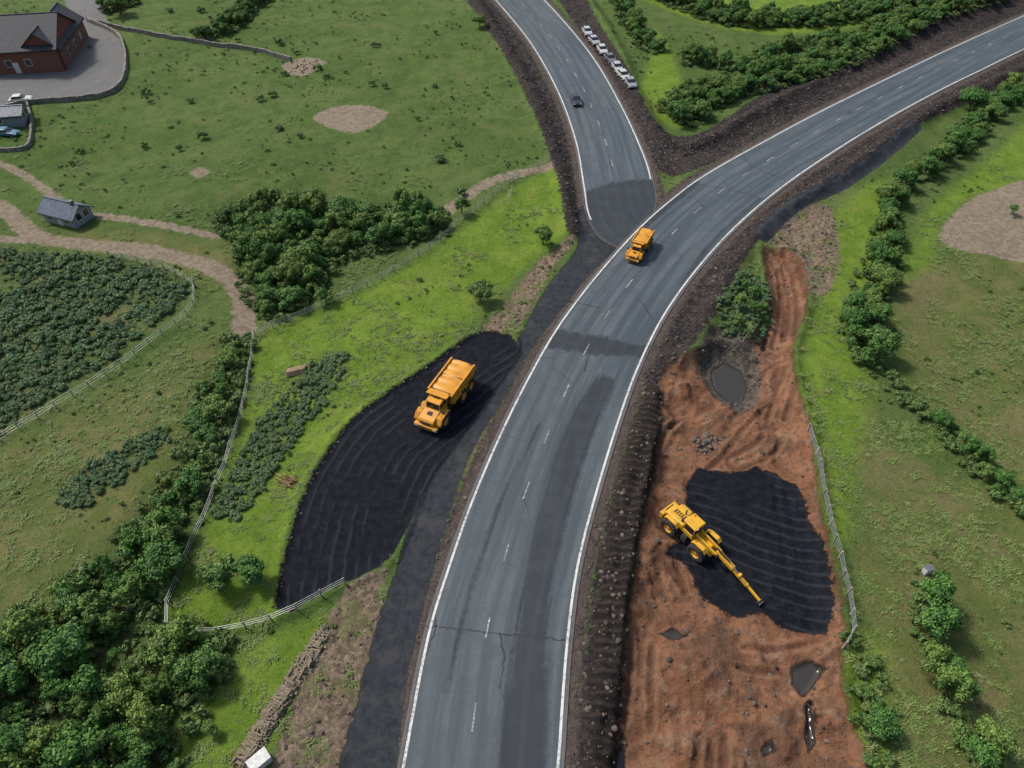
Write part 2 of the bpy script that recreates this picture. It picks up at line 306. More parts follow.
addattr(me,'rutd',rutd); addattr(me,'lotd',lotd); addattr(me,'ribs',ribs)
me.polygons.foreach_set('use_smooth',np.ones(len(Q),bool))
ground=bpy.data.objects.new('ground',me); S.collection.objects.link(ground); me.materials.append(ground_mat())
# ---------------- roads ----------------
PATCH=[poly([(498,800),(520,600),(543,480),(570,415),(602,374),(618,380),(594,432),(568,520),(550,620),(543,800)]),
  poly([(549,330),(600,338),(650,347),(654,358),(600,354),(543,345)],.25),
  poly([(575,205),(600,186),(655,180),(656,204),(628,238),(600,262),(575,262)]),
  poly([(655,196),(680,178),(700,182),(670,208),(640,232)]),
  band([(445,690),(468,600),(500,505),(540,425)],.25),band([(680,285),(715,240),(760,200)],.3)]
def road_mat():
    m=M('asphalt'); uv=m.n('ShaderNodeCombineXYZ'); m.t.links.new(m.attr('ru'),uv.inputs[0]); m.t.links.new(m.attr('rv'),uv.inputs[1])
    st=m.n('ShaderNodeVectorMath',operation='MULTIPLY'); m.t.links.new(uv.outputs[0],st.inputs[0]); st.inputs[1].default_value=(1.0,.04,1)
    streak=m.noise(1.,6,.65,st.outputs[0]); n1=m.noise(.35,5,.6); nf=m.noise(12,3,.7); nm=m.noise(1.6,5,.7)
    c=m.mix(m.rng(streak,.37,.63),(.040,.054,.065),(.080,.098,.110)); c=m.mix(m.rng(n1,.45,.65,0,.5),c,(.046,.061,.072)); c=m.mix(m.rng(nm,.55,.75,0,.4),c,(.098,.111,.119))
    pa=m.math('ADD',m.attr('patch'),m.math('MULTIPLY',m.math('SUBTRACT',streak,.5),3.5)); pa=m.math('ADD',pa,m.math('MULTIPLY',m.math('SUBTRACT',nm,.5),1.0))
    c=m.mix(m.math('MULTIPLY',m.rng(pa,-.3,.5,0,.92),m.rng(n1,.3,.55,.8,1.)),c,(.017,.022,.028))
    u=m.attr('ru'); tw=m.math('SINE',m.math('MULTIPLY',u,3.3)); c=m.mix(m.rng(tw,.3,1,0,.3),c,(.034,.045,.055))
    dvec=m.n('ShaderNodeVectorMath',operation='ADD'); m.t.links.new(m.tc.outputs['Object'],dvec.inputs[0]); nt=m.n('ShaderNodeTexNoise'); nt.inputs['Scale'].default_value=1.3; nt.inputs['Detail'].default_value=4
    m.t.links.new(nt.outputs['Color'],dvec.inputs[1]); 
    v=m.vor(.13,'DISTANCE_TO_EDGE',vec=dvec.outputs[0]); cr=m.rng(v,.002,.010,1,0); cm=m.rng(m.noise(.09,3),.5,.6); c=m.mix(m.math('MULTIPLY',m.math('MULTIPLY',cr,cm),.75),c,(.017,.02,.022))
    e=m.math('MINIMUM',m.attr('re'),3.); c=m.mix(m.rng(m.math('ADD',e,m.math('MULTIPLY',m.math('SUBTRACT',nm,.5),1.4)),-.05,.4,.8,0),c,(.12,.093,.076))
    c=m.mix(1.,c,m.grey(m.rng(nf,.3,.7,.83,1.17)),'MULTIPLY'); m.bump(nf,.3,.02)
    return m.fin(c,m.rng(streak,.3,.7,.58,.78),0,.35)
ROADM=road_mat()
def paint_mat(name,amt,thr):
    m=M(name); n=m.noise(3.,6,.75); n2=m.noise(.3,3); f=m.math('ADD',n,m.math('MULTIPLY',n2,.3)); c=m.mix(m.rng(f,thr,thr+.22,0,amt),(.54,.54,.51),(.10,.11,.115)); return m.fin(c,.7)
PAINT=paint_mat('road_paint',.85,.60); PAINT2=paint_mat('worn_road_paint',.9,.48)
def mk(name,V,Fs,mat,parent=None,smooth=False):
    me=bpy.data.meshes.new(name); me.from_pydata([tuple(v) for v in V],[],[tuple(int(i) for i in f) for f in Fs]); me.update()
    if smooth: me.polygons.foreach_set('use_smooth',[True]*len(me.polygons))
    o=bpy.data.objects.new(name,me); S.collection.objects.link(o); 
    for mm in (mat if isinstance(mat,list) else [mat]): me.materials.append(mm)
    if parent: o.parent=parent
    return o
def build_road(name,A,B,z):
    n=len(A); K=36; ks=np.linspace(0,1,K)
    P=A[:,None,:]*(1-ks)[None,:,None]+B[:,None,:]*ks[None,:,None]
    w=np.linalg.norm(B-A,axis=1); C=(A+B)/2; s=np.r_[0,np.cumsum(np.linalg.norm(np.diff(C,axis=0),axis=1))]
    V=np.concatenate([P.reshape(-1,2),np.full((n*K,1),z)],1)
    ii=(np.arange(n-1)[:,None]*K+np.arange(K-1)[None,:]).ravel(); Fq=np.c_[ii,ii+K,ii+K+1,ii+1][:,::-1]
    base=len(V); sk=np.concatenate([np.c_[A,np.full(n,-.3)],np.c_[B,np.full(n,-.3)]])
    V=np.vstack([V,sk]); j=np.arange(n-1)
    Fs=np.vstack([Fq,np.c_[j*K,(j+1)*K,base+j+1,base+j],np.c_[(j+1)*K+K-1,j*K+K-1,base+n+j,base+n+j+1]])
    o=mk(name,V,Fs,ROADM)
    ru=np.r_[(w[:,None]*ks[None,:]).ravel(),np.zeros(2*n)]; rv=np.r_[np.repeat(s,K),s,s]; re=np.r_[(w[:,None]*np.minimum(ks,1-ks)[None,:]).ravel(),np.zeros(2*n)]
    addattr(o.data,'ru',ru); addattr(o.data,'rv',rv); addattr(o.data,'re',re); addattr(o.data,'patch',sd(V[:,0],V[:,1],PATCH))
    return o
hw=build_road('highway_road',MA,MB,.03); sl=build_road('slip_road',BA,BB,.015)
def line(name,A,B,off,width,z,par,i0=0,i1=None,dash=None,side=0,mat=None):
    i1=i1 or len(A); D=(B-A); w=np.linalg.norm(D,axis=1)[:,None]; D=D/w
    if side==0: c=A+D*off
    elif side==1: c=B-D*off
    else: c=A+D*(w*off)
    L=c-D*width/2; Rr=c+D*width/2; V=[];Fs=[]; s=0
    for i in range(i0,i1-1):
        s+=np.linalg.norm(c[i+1]-c[i])
        if dash and (s%dash[1])>dash[0]: continue
        b=len(V); V+= [(*L[i],z),(*L[i+1],z),(*Rr[i+1],z),(*Rr[i],z)]; Fs.append((b+3,b+2,b+1,b))
    return mk(name,V,Fs,mat or PAINT,par)
line('edge_line_near',MA,MB,.5,.24,.038,hw)
line('edge_line_far',MA,MB,.5,.24,.038,hw,side=1)
line('lane_dashes',MA,MB,.42,.14,.038,hw,dash=(2.2,8.),side=2,mat=PAINT2)
def idx_at(A,v):
    t=G(500,v)[1]; return int(np.argmin(abs(A[:,1]-t)))
line('edge_line_near',BA,BB,.5,.26,.024,sl,i1=idx_at(BA,222)); line('edge_line_far',BA,BB,.5,.26,.024,sl,i1=idx_at(BB,180),side=1)
line('lane_dashes',BA,BB,.48,.16,.024,sl,i1=idx_at(BA,175),dash=(2.5,8.),side=2,mat=PAINT2)
TAR=simple('tar_seam',(.013,.015,.017),.5)
def seam(pts,w,z=.036):
    P=spline(GL(pts),False,.8); P,_=resample(P,step=.35); P=P+rng.normal(0,.07,P.shape); T=np.gradient(P,axis=0); T/=np.linalg.norm(T,axis=1)[:,None]; Nn=np.c_[-T[:,1],T[:,0]]
    ww=(w*(.5+rng.random(len(P))))[:,None]/2; V=np.r_[np.c_[P+Nn*ww,np.full(len(P),z)],np.c_[P-Nn*ww,np.full(len(P),z)]]; n=len(P); j=np.arange(n-1)
    mk('tar_seam',V,np.c_[j+1,j,n+j,n+j+1],TAR,hw)
for p in ([(425,626),(470,630),(500,634),(540,637),(570,641)],[(500,634),(504,655),(500,690)],[(690,183),(720,188),(752,195),(768,202)],[(600,338),(590,352),(585,372)],[(430,600),(436,626),(426,655)],[(640,300),(652,318)],[(565,300),(600,308)],[(740,150),(752,166),(786,180)]):
    seam(p,.13)
# ---------------- foliage templates ----------------
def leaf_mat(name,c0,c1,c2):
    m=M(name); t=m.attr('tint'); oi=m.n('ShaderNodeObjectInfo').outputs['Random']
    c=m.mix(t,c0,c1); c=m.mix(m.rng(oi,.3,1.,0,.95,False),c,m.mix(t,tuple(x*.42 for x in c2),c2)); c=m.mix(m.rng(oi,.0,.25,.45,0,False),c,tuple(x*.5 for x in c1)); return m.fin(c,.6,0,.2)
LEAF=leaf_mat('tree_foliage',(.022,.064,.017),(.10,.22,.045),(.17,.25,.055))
SHR=leaf_mat('shrub_foliage',(.045,.095,.028),(.12,.20,.05),(.15,.20,.07))
CROPM=leaf_mat('plantation_foliage',(.055,.11,.05),(.12,.20,.085),(.16,.22,.09))
GRASSM=leaf_mat('grass_blades',(.08,.135,.032),(.18,.26,.065),(.24,.27,.10))
BARK=simple('bark',(.09,.065,.045),.9)
def cone(V,Fs,p0,p1,r0,r1,n=6):
    p0=Vector(p0);p1=Vector(p1); q=(p1-p0).to_track_quat('Z','Y'); b=len(V)
    for k in range(n):
        a=2*math.pi*k/n; V.append(p0+q@Vector((math.cos(a)*r0,math.sin(a)*r0,0)))
    for k in range(n):
        a=2*math.pi*k/n; V.append(p1+q@Vector((math.cos(a)*r1,math.sin(a)*r1,0)))
    for k in range(n): Fs.append((b+k,b+(k+1)%n,b+n+(k+1)%n,b+n+k))
def crown_mesh(name,seed,R0,zc,rz,nb,nl,leaf,mat,trunk=True,brad=(.26,.46)):
    r=np.random.default_rng(seed); V=[];Fs=[];T=[];MI=[]
    cs=[]
    for k in range(nb):
        d=r.normal(size=3); d/=np.linalg.norm(d); d[2]=abs(d[2])*1.0-.25
        rad=r.uniform(.35,.88); c=np.array([d[0]*R0*rad*r.uniform(.8,1.25),d[1]*R0*rad*r.uniform(.8,1.25),zc+d[2]*rz*rad]); cs.append((c,R0*r.uniform(*brad),r.random()))
    if trunk:
        cone(V,Fs,(0,0,-.4),(0,0,zc*.75),.16,.09,8)
        for c,_,_ in cs[:8]: cone(V,Fs,(0,0,zc*r.uniform(.3,.6)),tuple(c),.06,.02,5)
    T+= [0.]*len(V); MI+=[1]*len(Fs)
    for c,rb,tb in cs:
        b=len(V)
        rows,cols=4,7
        for a in range(rows+1):
            th=math.pi*a/rows
            for q in range(cols):
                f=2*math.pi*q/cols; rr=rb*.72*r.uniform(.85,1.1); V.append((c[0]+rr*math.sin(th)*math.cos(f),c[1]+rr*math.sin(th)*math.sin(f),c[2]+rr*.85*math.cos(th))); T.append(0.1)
        for a in range(rows):
            for q in range(cols): Fs.append((b+a*cols+q,b+(a+1)*cols+q,b+(a+1)*cols+(q+1)%cols,b+a*cols+(q+1)%cols)); MI.append(0)
        for k in range(nl):
            d=r.normal(size=3); d[2]+=.5; d/=np.linalg.norm(d); p=c+d*rb*r.uniform(.74,1.18)*np.array([1,1,.9])
            nn=d+r.normal(size=3)*.4; nn/=np.linalg.norm(nn); t=np.cross(nn,r.normal(size=3)); t/=np.linalg.norm(t)+1e-6; u=np.cross(nn,t); s=leaf*r.uniform(.5,1.2)
            b=len(V); tt=float(np.clip(.15+.5*tb+.4*(r.random()-.3)+.25*d[2],0,1))  # random clump tone, plus top light put into the colour of upward-facing leaves
            V+= [p-t*s,p-u*s*.6,p+t*s,p+u*s*.6]; T+=[tt]*4; Fs.append((b,b+1,b+2,b+3)); MI.append(0)
    me=bpy.data.meshes.new(name); me.from_pydata([tuple(v) for v in V],[],Fs); me.update(); addattr(me,'tint',T)
    me.materials.append(mat); me.materials.append(BARK); me.polygons.foreach_set('material_index',MI); return me
def coll(name,meshes):
    c=bpy.data.collections.new(name)
    for k,me in enumerate(meshes): c.objects.link(bpy.data.objects.new('%s_%02d'%(name,k),me))
    return c
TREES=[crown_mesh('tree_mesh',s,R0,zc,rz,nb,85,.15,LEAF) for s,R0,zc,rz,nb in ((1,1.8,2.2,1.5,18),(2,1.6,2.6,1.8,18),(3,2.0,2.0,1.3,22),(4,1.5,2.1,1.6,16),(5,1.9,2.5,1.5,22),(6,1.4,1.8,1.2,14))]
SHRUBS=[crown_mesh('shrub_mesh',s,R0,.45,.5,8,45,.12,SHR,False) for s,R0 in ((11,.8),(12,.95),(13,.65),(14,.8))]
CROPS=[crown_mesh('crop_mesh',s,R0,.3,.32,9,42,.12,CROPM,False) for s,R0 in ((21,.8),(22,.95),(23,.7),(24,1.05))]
def tuft(seed,n,h,sp):
    r=np.random.default_rng(seed); V=[];Fs=[];T=[]
    for k in range(n):
        a=r.uniform(0,6.28); p=r.normal(size=2)*sp; l=r.uniform(.5,1.)*h; d=np.array([math.cos(a),math.sin(a)]); w=.035; e=np.array([-d[1],d[0]])*w
        b=len(V); t=float(r.random())
        V+=[(*(p-e),-.03),(*(p+e),-.03),(*(p+d*l*.7+e*.8),l*.5),(*(p+d*l*.7-e*.8),l*.5),(*(p+d*l*1.3),l*.5)]; T+=[t*.5]*2+[t]*3; Fs+=[(b,b+1,b+2,b+3),(b+3,b+2,b+4)]
    me=bpy.data.meshes.new('grass_tuft_mesh'); me.from_pydata(V,[],Fs); addattr(me,'tint',T); me.materials.append(GRASSM); return me
TUFTS=[tuft(30+k,22,h,.16) for k,h in enumerate((.26,.32,.2))]
def rockmat():
    m=M('rock'); oi=m.n('ShaderNodeObjectInfo').outputs['Random']; c=m.mix(oi,(.035,.030,.028),(.16,.125,.10)); n=m.noise(6,3); return m.fin(m.mix(m.math('MULTIPLY',n,.4),c,(.05,.045,.04)),.95)
ROCKM=rockmat()
def rock(seed):
    r=np.random.default_rng(seed); bm=bmesh.new(); bmesh.ops.create_icosphere(bm,subdivisions=2,radius=.5); s=r.uniform(.7,1.2,3)
    for v in bm.verts:
        v.co=Vector([v.co[i]*s[i] for i in range(3)])*(1+r.uniform(-.13,.13)); v.co.z*=.65
    me=bpy.data.meshes.new('rock_mesh'); bm.to_mesh(me); me.materials.append(ROCKM); return me
C_T=coll('tree_kit',TREES); C_S=coll('shrub_kit',SHRUBS); C_C=coll('crop_kit',CROPS); C_G=coll('tuft_kit',TUFTS); C_R=coll('rock_kit',[rock(k) for k in range(4)])
GROUPS={}
def group(c):
    if c.name in GROUPS: return GROUPS[c.name]
    g=bpy.data.node_groups.new('scatter_'+c.name,'GeometryNodeTree'); g.interface.new_socket('Geometry',in_out='INPUT',socket_type='NodeSocketGeometry'); g.interface.new_socket('Geometry',in_out='OUTPUT',socket_type='NodeSocketGeometry')
    gi=g.nodes.new('NodeGroupInput'); go=g.nodes.new('NodeGroupOutput'); ip=g.nodes.new('GeometryNodeInstanceOnPoints'); ci=g.nodes.new('GeometryNodeCollectionInfo')
    ci.inputs['Collection'].default_value=c; ci.inputs['Separate Children'].default_value=True; ci.inputs['Reset Children'].default_value=True
    def na(n,t): x=g.nodes.new('GeometryNodeInputNamedAttribute'); x.data_type=t; x.inputs['Name'].default_value=n; return x.outputs['Attribute']
    cx=g.nodes.new('ShaderNodeCombineXYZ'); L=g.links.new
    L(gi.outputs[0],ip.inputs['Points']); L(ci.outputs[0],ip.inputs['Instance']); ip.inputs['Pick Instance'].default_value=True
    L(na('idx','INT'),ip.inputs['Instance Index']); L(na('rz','FLOAT'),cx.inputs[2]); L(cx.outputs[0],ip.inputs['Rotation']); L(na('scl3','FLOAT_VECTOR'),ip.inputs['Scale']); L(ip.outputs[0],go.inputs[0])
    GROUPS[c.name]=g; return g
def scatter(name,P,scl,c):
    if len(P)==0: return
    z=hfun(P[:,0],P[:,1]); me=bpy.data.meshes.new(name); me.vertices.add(len(P)); me.vertices.foreach_set('co',np.c_[P,z].astype(np.float32).ravel())
    addattr(me,'rz',rng.uniform(0,6.28,len(P))); a=me.attributes.new('idx','INT','POINT'); a.data.foreach_set('value',rng.integers(0,len(c.objects),len(P)).astype(np.int32))
    a=me.attributes.new('scl3','FLOAT_VECTOR','POINT'); a.data.foreach_set('vector',(scl[:,None]*rng.uniform(.82,1.18,(len(P),3))).astype(np.float32).ravel())
    o=bpy.data.objects.new(name,me); S.collection.objects.link(o); md=o.modifiers.new('scatter','NODES'); md.node_group=group(c); return o
def fill(shape,sp,jit=.45,inset=0.3,gap=None):
    P=shape[1]; lo=P.min(0)-3; hi=P.max(0)+3; a,b=np.meshgrid(np.arange(lo[0],hi[0],sp),np.arange(lo[1],hi[1],sp)); a=a.ravel();b=b.ravel()
    a=a+rng.uniform(-jit,jit,a.shape)*sp; b=b+rng.uniform(-jit,jit,b.shape)*sp
    k=(sd_shape(a,b,shape)>inset)&(b>8)&(abs(a)<b*.8+40); a=a[k];b=b[k]
    if gap: k=fbm(a/gap[0],b/gap[0],2,77)>gap[1]; a=a[k];b=b[k]
    return np.c_[a,b]
def us(n,a,b): return rng.uniform(a,b,n)
for sh in BELT:
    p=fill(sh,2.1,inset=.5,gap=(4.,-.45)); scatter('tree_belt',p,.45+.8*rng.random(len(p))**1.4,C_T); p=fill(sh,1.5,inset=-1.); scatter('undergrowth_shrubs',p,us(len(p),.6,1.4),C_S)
hedges=[([(1060,70),(1010,95),(975,125),(958,145)],2.3),([(955,150),(925,170),(900,185),(886,225),(880,262)],1.6),([(880,262),(866,300),(860,330),(864,355)],2.1),([(866,355),(890,385),(925,410),(955,435),(970,455)],1.2),
  ([(975,460),(1000,490),(1030,515)],1.2),([(925,610),(935,650),(950,690),(965,730),(990,780)],1.3),
  ([(690,118),(675,108)],3.2),([(700,100),(760,82),(820,66),(880,38),(930,18),(985,0)],5.),([(610,-10),(640,40),(655,50)],2.0),([(660,-8),(720,16),(780,22),(840,16),(900,4)],5.),([(690,60),(740,66),(780,50),(850,40)],2.2),
  ([(205,38),(230,28),(245,10),(262,0)],2.5),([(110,12),(132,4)],2.0),([(855,650),(872,700),(878,760)],.9)]
for l,w in hedges:
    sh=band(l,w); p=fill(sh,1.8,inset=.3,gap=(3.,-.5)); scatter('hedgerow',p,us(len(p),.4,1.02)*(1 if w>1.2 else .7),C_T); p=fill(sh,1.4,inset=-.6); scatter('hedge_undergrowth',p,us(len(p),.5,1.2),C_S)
for l in ([(345,352),(310,365),(262,420),(235,470),(215,522),(238,515),(285,450),(335,380)],[(60,500),(85,470),(150,432),(165,440),(120,480),(75,510)],[(722,300),(750,275),(768,290),(770,320),(755,340),(728,335),(716,320)]):
    p=fill(poly(l),.72,inset=-.3,gap=(3.,-.5)); scatter('low_shrubs',p,us(len(p),.35,.8),C_C)
p=np.array([G(*q) for q in ((742,292),(752,300),(738,312),(752,318),(735,328),(765,322))]); scatter('pit_bushes',p,us(len(p),.35,.65),C_T)
p=fill(R['crop'][0],.95,.45,inset=.8,gap=(5.,-.33)); scatter('plantation_shrubs',p,.35+.8*rng.random(len(p))**1.3,C_C)
fb=np.array([G(u,v) for u,v in ([(90,48),(150,100),(145,92),(285,75),(300,138),(310,140),(435,88),(452,98),(465,205),(462,195),(190,100),(400,60),(180,150),(340,60),(375,48),(80,150),(105,190),(260,100),(418,120),(1000,70),(70,160),(205,330),(212,325),(280,45),(440,160)]+[(rng.uniform(120,470),rng.uniform(10,160)) for _ in range(22)])])
k=sd(fb[:,0],fb[:,1],ROADS+R['gravel'])<-2; fb=fb[k]; scatter('field_shrubs',fb,us(len(fb),.5,1.5),C_S)
a=rng.uniform(-140,140,24000); b=rng.uniform(14,210,24000)
bad=np.maximum.reduce([sd(a,b,ROADS)+1.2]+[sd(a,b,R[q]) for q in ('dirt','asph','black','gravel','tan','yard','wet','rib')]); lu=sd(a,b,R['lush'])
k=(bad<-.5)&(fbm(a/7,b/7,3,92)>np.where(lu>0,.26,.02))&(rng.random(a.shape)<.6)&(abs(a)<b*.78+32); p=np.c_[a[k],b[k]]; scatter('scrub',p,.12+.4*rng.random(len(p))**2.5,C_S)
def tree(u,v,s,k):
    x,y=G(u,v); o=bpy.data.objects.new('tree',TREES[k]); S.collection.objects.link(o); o.location=(x,y,float(hfun([x],[y])[0])-.05); o.scale=(s,s,s*.95); o.rotation_euler[2]=random.uniform(0,6)
for u,v,s,k in ((225,583,1.05,0),(254,580,.9,4),(480,300,1.0,2),(543,243,.85,4),(213,732,.5,3),(462,214,.8,1),(480,28,1.,2),(168,570,1.2,2),(676,122,1.2,4),(700,118,1.1,0),(970,108,1.5,2),(1012,90,1.2,0),(326,300,.9,5),(1010,215,.6,3),(122,16,1.5,2)): tree(u,v,s,k)
a=rng.uniform(-95,95,70000); b=rng.uniform(14,120,70000)
k=(abs(a)<b*.78+32); a=a[k];b=b[k]
dens=fbm(a/4,b/4,3,91)+rng.uniform(-.3,.3,a.shape)-np.maximum(0,b-60)*.008; bad=np.maximum.reduce([sd(a,b,ROADS)+1.2]+[sd(a,b,R[q]) for q in ('dirt','asph','black','gravel','tan','yard','wet','rib')]); scr=sd(a,b,R['scree'])
k=(bad<-.3)&(dens>.05)&((scr<0)|(dens>.3)); p=np.c_[a[k],b[k]]; scatter('grass_tufts',p,us(len(p),.6,1.4),C_G)
a=rng.uniform(-60,110,110000); b=rng.uniform(14,190,110000)
rd=sd(a,b,ROADS); gs=np.maximum.reduce([sd(a,b,R['scree']),sd(a,b,R['gravel']),rd+1.3]); ds=sd(a,b,R['dirt'])
u_=rng.random(a.shape); k=(rd<-.3)&(((gs>0)&(u_<.65))|((ds>0)&(u_<.2)&(sd(a,b,R['black'])<0)))&(sd(a,b,R['asph'])<0)&(sd(a,b,R['black'][:1])<0)&(sd(a,b,R['wet'])<0)
p=np.c_[a[k],b[k]]; scatter('loose_stones',p,.08+.38*rng.random(len(p))**3+.05,C_R)
p=np.array([G(710+rng.normal()*9,437+rng.normal()*4) for _ in range(70)]+[G(303+rng.normal()*8,67+rng.normal()*3) for _ in range(50)]+[G(758+rng.normal()*3,366+rng.normal()*14) for _ in range(40)]+[G(828+rng.normal()*5,240+rng.normal()*20) for _ in range(50)]); scatter('rubble_pile',p,us(len(p),.2,.65),C_R)
e=resample(spline(GL(LOT[1:11]),False,1),step=.35)[0]+0; p=e+rng.normal(0,.25,e.shape); scatter('lot_edge_stones',p,us(len(p),.1,.35),C_R)
# ---------------- fences / walls / logs ----------------
def beam(V,Fs,p0,p1,w,h):
    p0=Vector(p0);p1=Vector(p1); d=(p1-p0); L=d.length
    if L<1e-5: return
    q=d.to_track_quat('X','Z'); b=len(V)
    for x in (0,L):
        for y,z in ((-w/2,-h/2),(w/2,-h/2),(w/2,h/2),(-w/2,h/2)): V.append(p0+q@Vector((x,y,z)))
    Fs+= [(b,b+3,b+2,b+1),(b+4,b+5,b+6,b+7)]+[(b+i,b+(i+1)%4,b+4+(i+1)%4,b+4+i) for i in range(4)]
WOOD=simple('weathered_timber',(.27,.25,.22),.85); WIRE=simple('galvanised_wire',(.28,.29,.28),.5,.4)
def fence(pts,sp=2.4,h=1.25,post=.11,rails=(.45,.8,1.15),rw=.028):
    P,_=resample(spline(GL(pts),False,1.5),step=sp); z=hfun(P[:,0],P[:,1]); V=[];Fs=[];V2=[];F2=[]
    T=[]
    for i,(p,zz) in enumerate(zip(P,z)):
        q=p+rng.normal(0,.05,2); t=rng.normal(0,.04,2); beam(V,Fs,(q[0],q[1],zz-.3),(q[0]+t[0],q[1]+t[1],zz+h+rng.normal(0,.04)),post,post); T.append((q[0],q[1],zz))
    for i in range(len(T)-1):
        for r in rails: beam(V2,F2,(T[i][0],T[i][1],T[i][2]+r),(T[i+1][0],T[i+1][1],T[i+1][2]+r),rw,rw)
    e=bpy.data.objects.new('wire_fence',None); S.collection.objects.link(e); mk('posts',V,Fs,WOOD,e); mk('wires',V2,F2,WIRE,e)
fence([(548,165),(512,184),(470,215),(430,248),(385,275),(340,298),(295,318),(255,335)])
fence([(512,184),(512,196),(505,205)])
fence([(255,335),(247,385),(236,430),(215,490),(195,540),(178,585),(163,625),(178,632),(220,632),(262,624),(300,610),(345,585)])
fence([(808,432),(818,480),(828,530),(840,575),(850,630),(842,650)],post=.14,rails=(.3,.6,.9,1.2),rw=.04,sp=1.8)
fence([(196,288),(190,315),(150,345),(100,380),(50,412),(-40,465)],sp=2.2)
fence([(110,258),(160,268),(196,288)])
def stonemat():
    m=M('dry_stone'); v=m.vor(2.2,out='Color'); s_=m.n('ShaderNodeSeparateColor'); m.t.links.new(v,s_.inputs[0]); c=m.mix(s_.outputs[0],(.13,.12,.11),(.28,.26,.23)); d=m.vor(2.2,'DISTANCE_TO_EDGE'); c=m.mix(m.rng(d,.02,.08,1,0),c,(.07,.06,.05)); m.bump(d,.6,.1); return m.fin(c,.95)
STONE=stonemat()
def wall(pts,h=1.,w=.45,name='stone_wall'):
    P,_=resample(spline(GL(pts),False,1.5),step=1.2); z=hfun(P[:,0],P[:,1]); T=np.gradient(P,axis=0); T/=np.linalg.norm(T,axis=1)[:,None]; Nn=np.c_[-T[:,1],T[:,0]]; V=[]
    for i in range(len(P)):
        hh=h+rng.normal(0,.06)
        for o_,zz in ((w*.6,-.3),(w*.45,hh),(-w*.45,hh),(-w*.6,-.3)): q=P[i]+Nn[i]*(o_+rng.normal(0,.02)); V.append((q[0],q[1],z[i]+zz))
    Fs=[]
    for i in range(len(P)-1):
        for k in range(3): Fs.append((i*4+k,i*4+k+1,i*4+5+k,i*4+4+k))
    n=len(P)*4; Fs+=[(0,3,2,1),(n-4,n-3,n-2,n-1)]; return mk(name,V,Fs,STONE)
wall([(-40,118),(30,104),(80,98),(118,88),(127,62),(118,36),(88,22)]); wall([(88,22),(140,34),(200,44),(250,50),(292,62)]); wall([(28,104),(32,125),(24,148),(-20,150)],.8)
def logmat():
    m=M('cut_logs'); n=m.noise(4,5,.7); oi=m.attr('lt'); return m.fin(m.mix(n,m.mix(oi,(.12,.095,.065),(.27,.22,.155)),(.19,.16,.115)),.9)
LOGM=logmat()
a0=Vector((*G(324,634),0)); a1=Vector((*G(240,768),0)); dd=(a1-a0).normalized(); nn=Vector((-dd.y,dd.x,0)); Lp=(a1-a0).length; V=[];Fs=[];lt=[]
for k in range(620):
    lay=random.choice((0,0,0,0,1,1,1,2,2)); s0=random.uniform(-.2,Lp-.2); l=random.uniform(1.1,1.8); off=random.gauss(0,.12); an=math.pi/2+random.gauss(0,.28); r=random.uniform(.05,.10)
    if random.random()<.3: an=random.gauss(0,.2); off=random.uniform(-.7,.7)
    hv=dd*math.cos(an)+nn*math.sin(an); l*=1-.22*lay; c_=a0+dd*s0+nn*off; p=c_-hv*l/2; q=c_+hv*l/2; zz=float(hfun([c_.x],[c_.y])[0])+.1+lay*.17; n0=len(V); cone(V,Fs,(p.x,p.y,zz),(q.x,q.y,zz+random.gauss(0,.05)),r,r*.85,7); t=random.random(); lt+=[t]*(len(V)-n0); Fs.append(tuple(range(n0,n0+7))[::-1]); Fs.append(tuple(range(n0+7,n0+14)))
o=mk('log_pile',V,Fs,LOGM); addattr(o.data,'lt',lt)
# ---------------- object parts ----------------
YEL=simple('yellow_paint',(.60,.32,.016),.42,0,.08,1.,.5,.5); ORG=simple('orange_paint',(.58,.25,.013),.42,0,.08,1.,.5,.5)
BLK=simple('black_steel',(.025,.025,.027),.6,.3,.3,3,.35); RUB=simple('rubber',(.022,.021,.02),.85,0,.3,4,.6); STEEL=simple('steel',(.30,.30,.31),.35,.8); GLS=simple('dark_glass',(.012,.016,.02),.08,0,.1,1,0,.8); LAMP=simple('lamp_glass',(.6,.6,.56),.2); RED=simple('tail_lamp',(.4,.02,.02),.3)
def empty(name,u,v,heading=None,rot=None,z=None,scale=1.):
    x,y=G(u,v); e=bpy.data.objects.new(name,None); S.collection.objects.link(e)
    if heading:
        p=G(*heading[0]); q=G(*heading[1]); rot=math.atan2(q[1]-p[1],q[0]-p[0])
    e.location=(x,y,float(hfun([x],[y])[0]) if z is None else z); e.rotation_euler[2]=rot or 0; e.scale=(scale,)*3; return e
def bev(o,w,seg=2):
    if w>0: b=o.modifiers.new('bevel','BEVEL'); b.width=w; b.segments=seg; b.limit_method='ANGLE'; b.angle_limit=.6
    return o
def box(name,par,mat,x0,x1,y0,y1,z0,z1,bw=.04,top=(0,0,0,0)):
    t=top; V=[(x0,y0,z0),(x1,y0,z0),(x1,y1,z0),(x0,y1,z0),(x0+t[0],y0+t[2],z1),(x1-t[1],y0+t[2],z1),(x1-t[1],y1-t[3],z1),(x0+t[0],y1-t[3],z1)]
    return bev(mk(name,V,[(0,3,2,1),(4,5,6,7),(0,1,5,4),(1,2,6,5),(2,3,7,6),(3,0,4,7)],mat,par),bw)
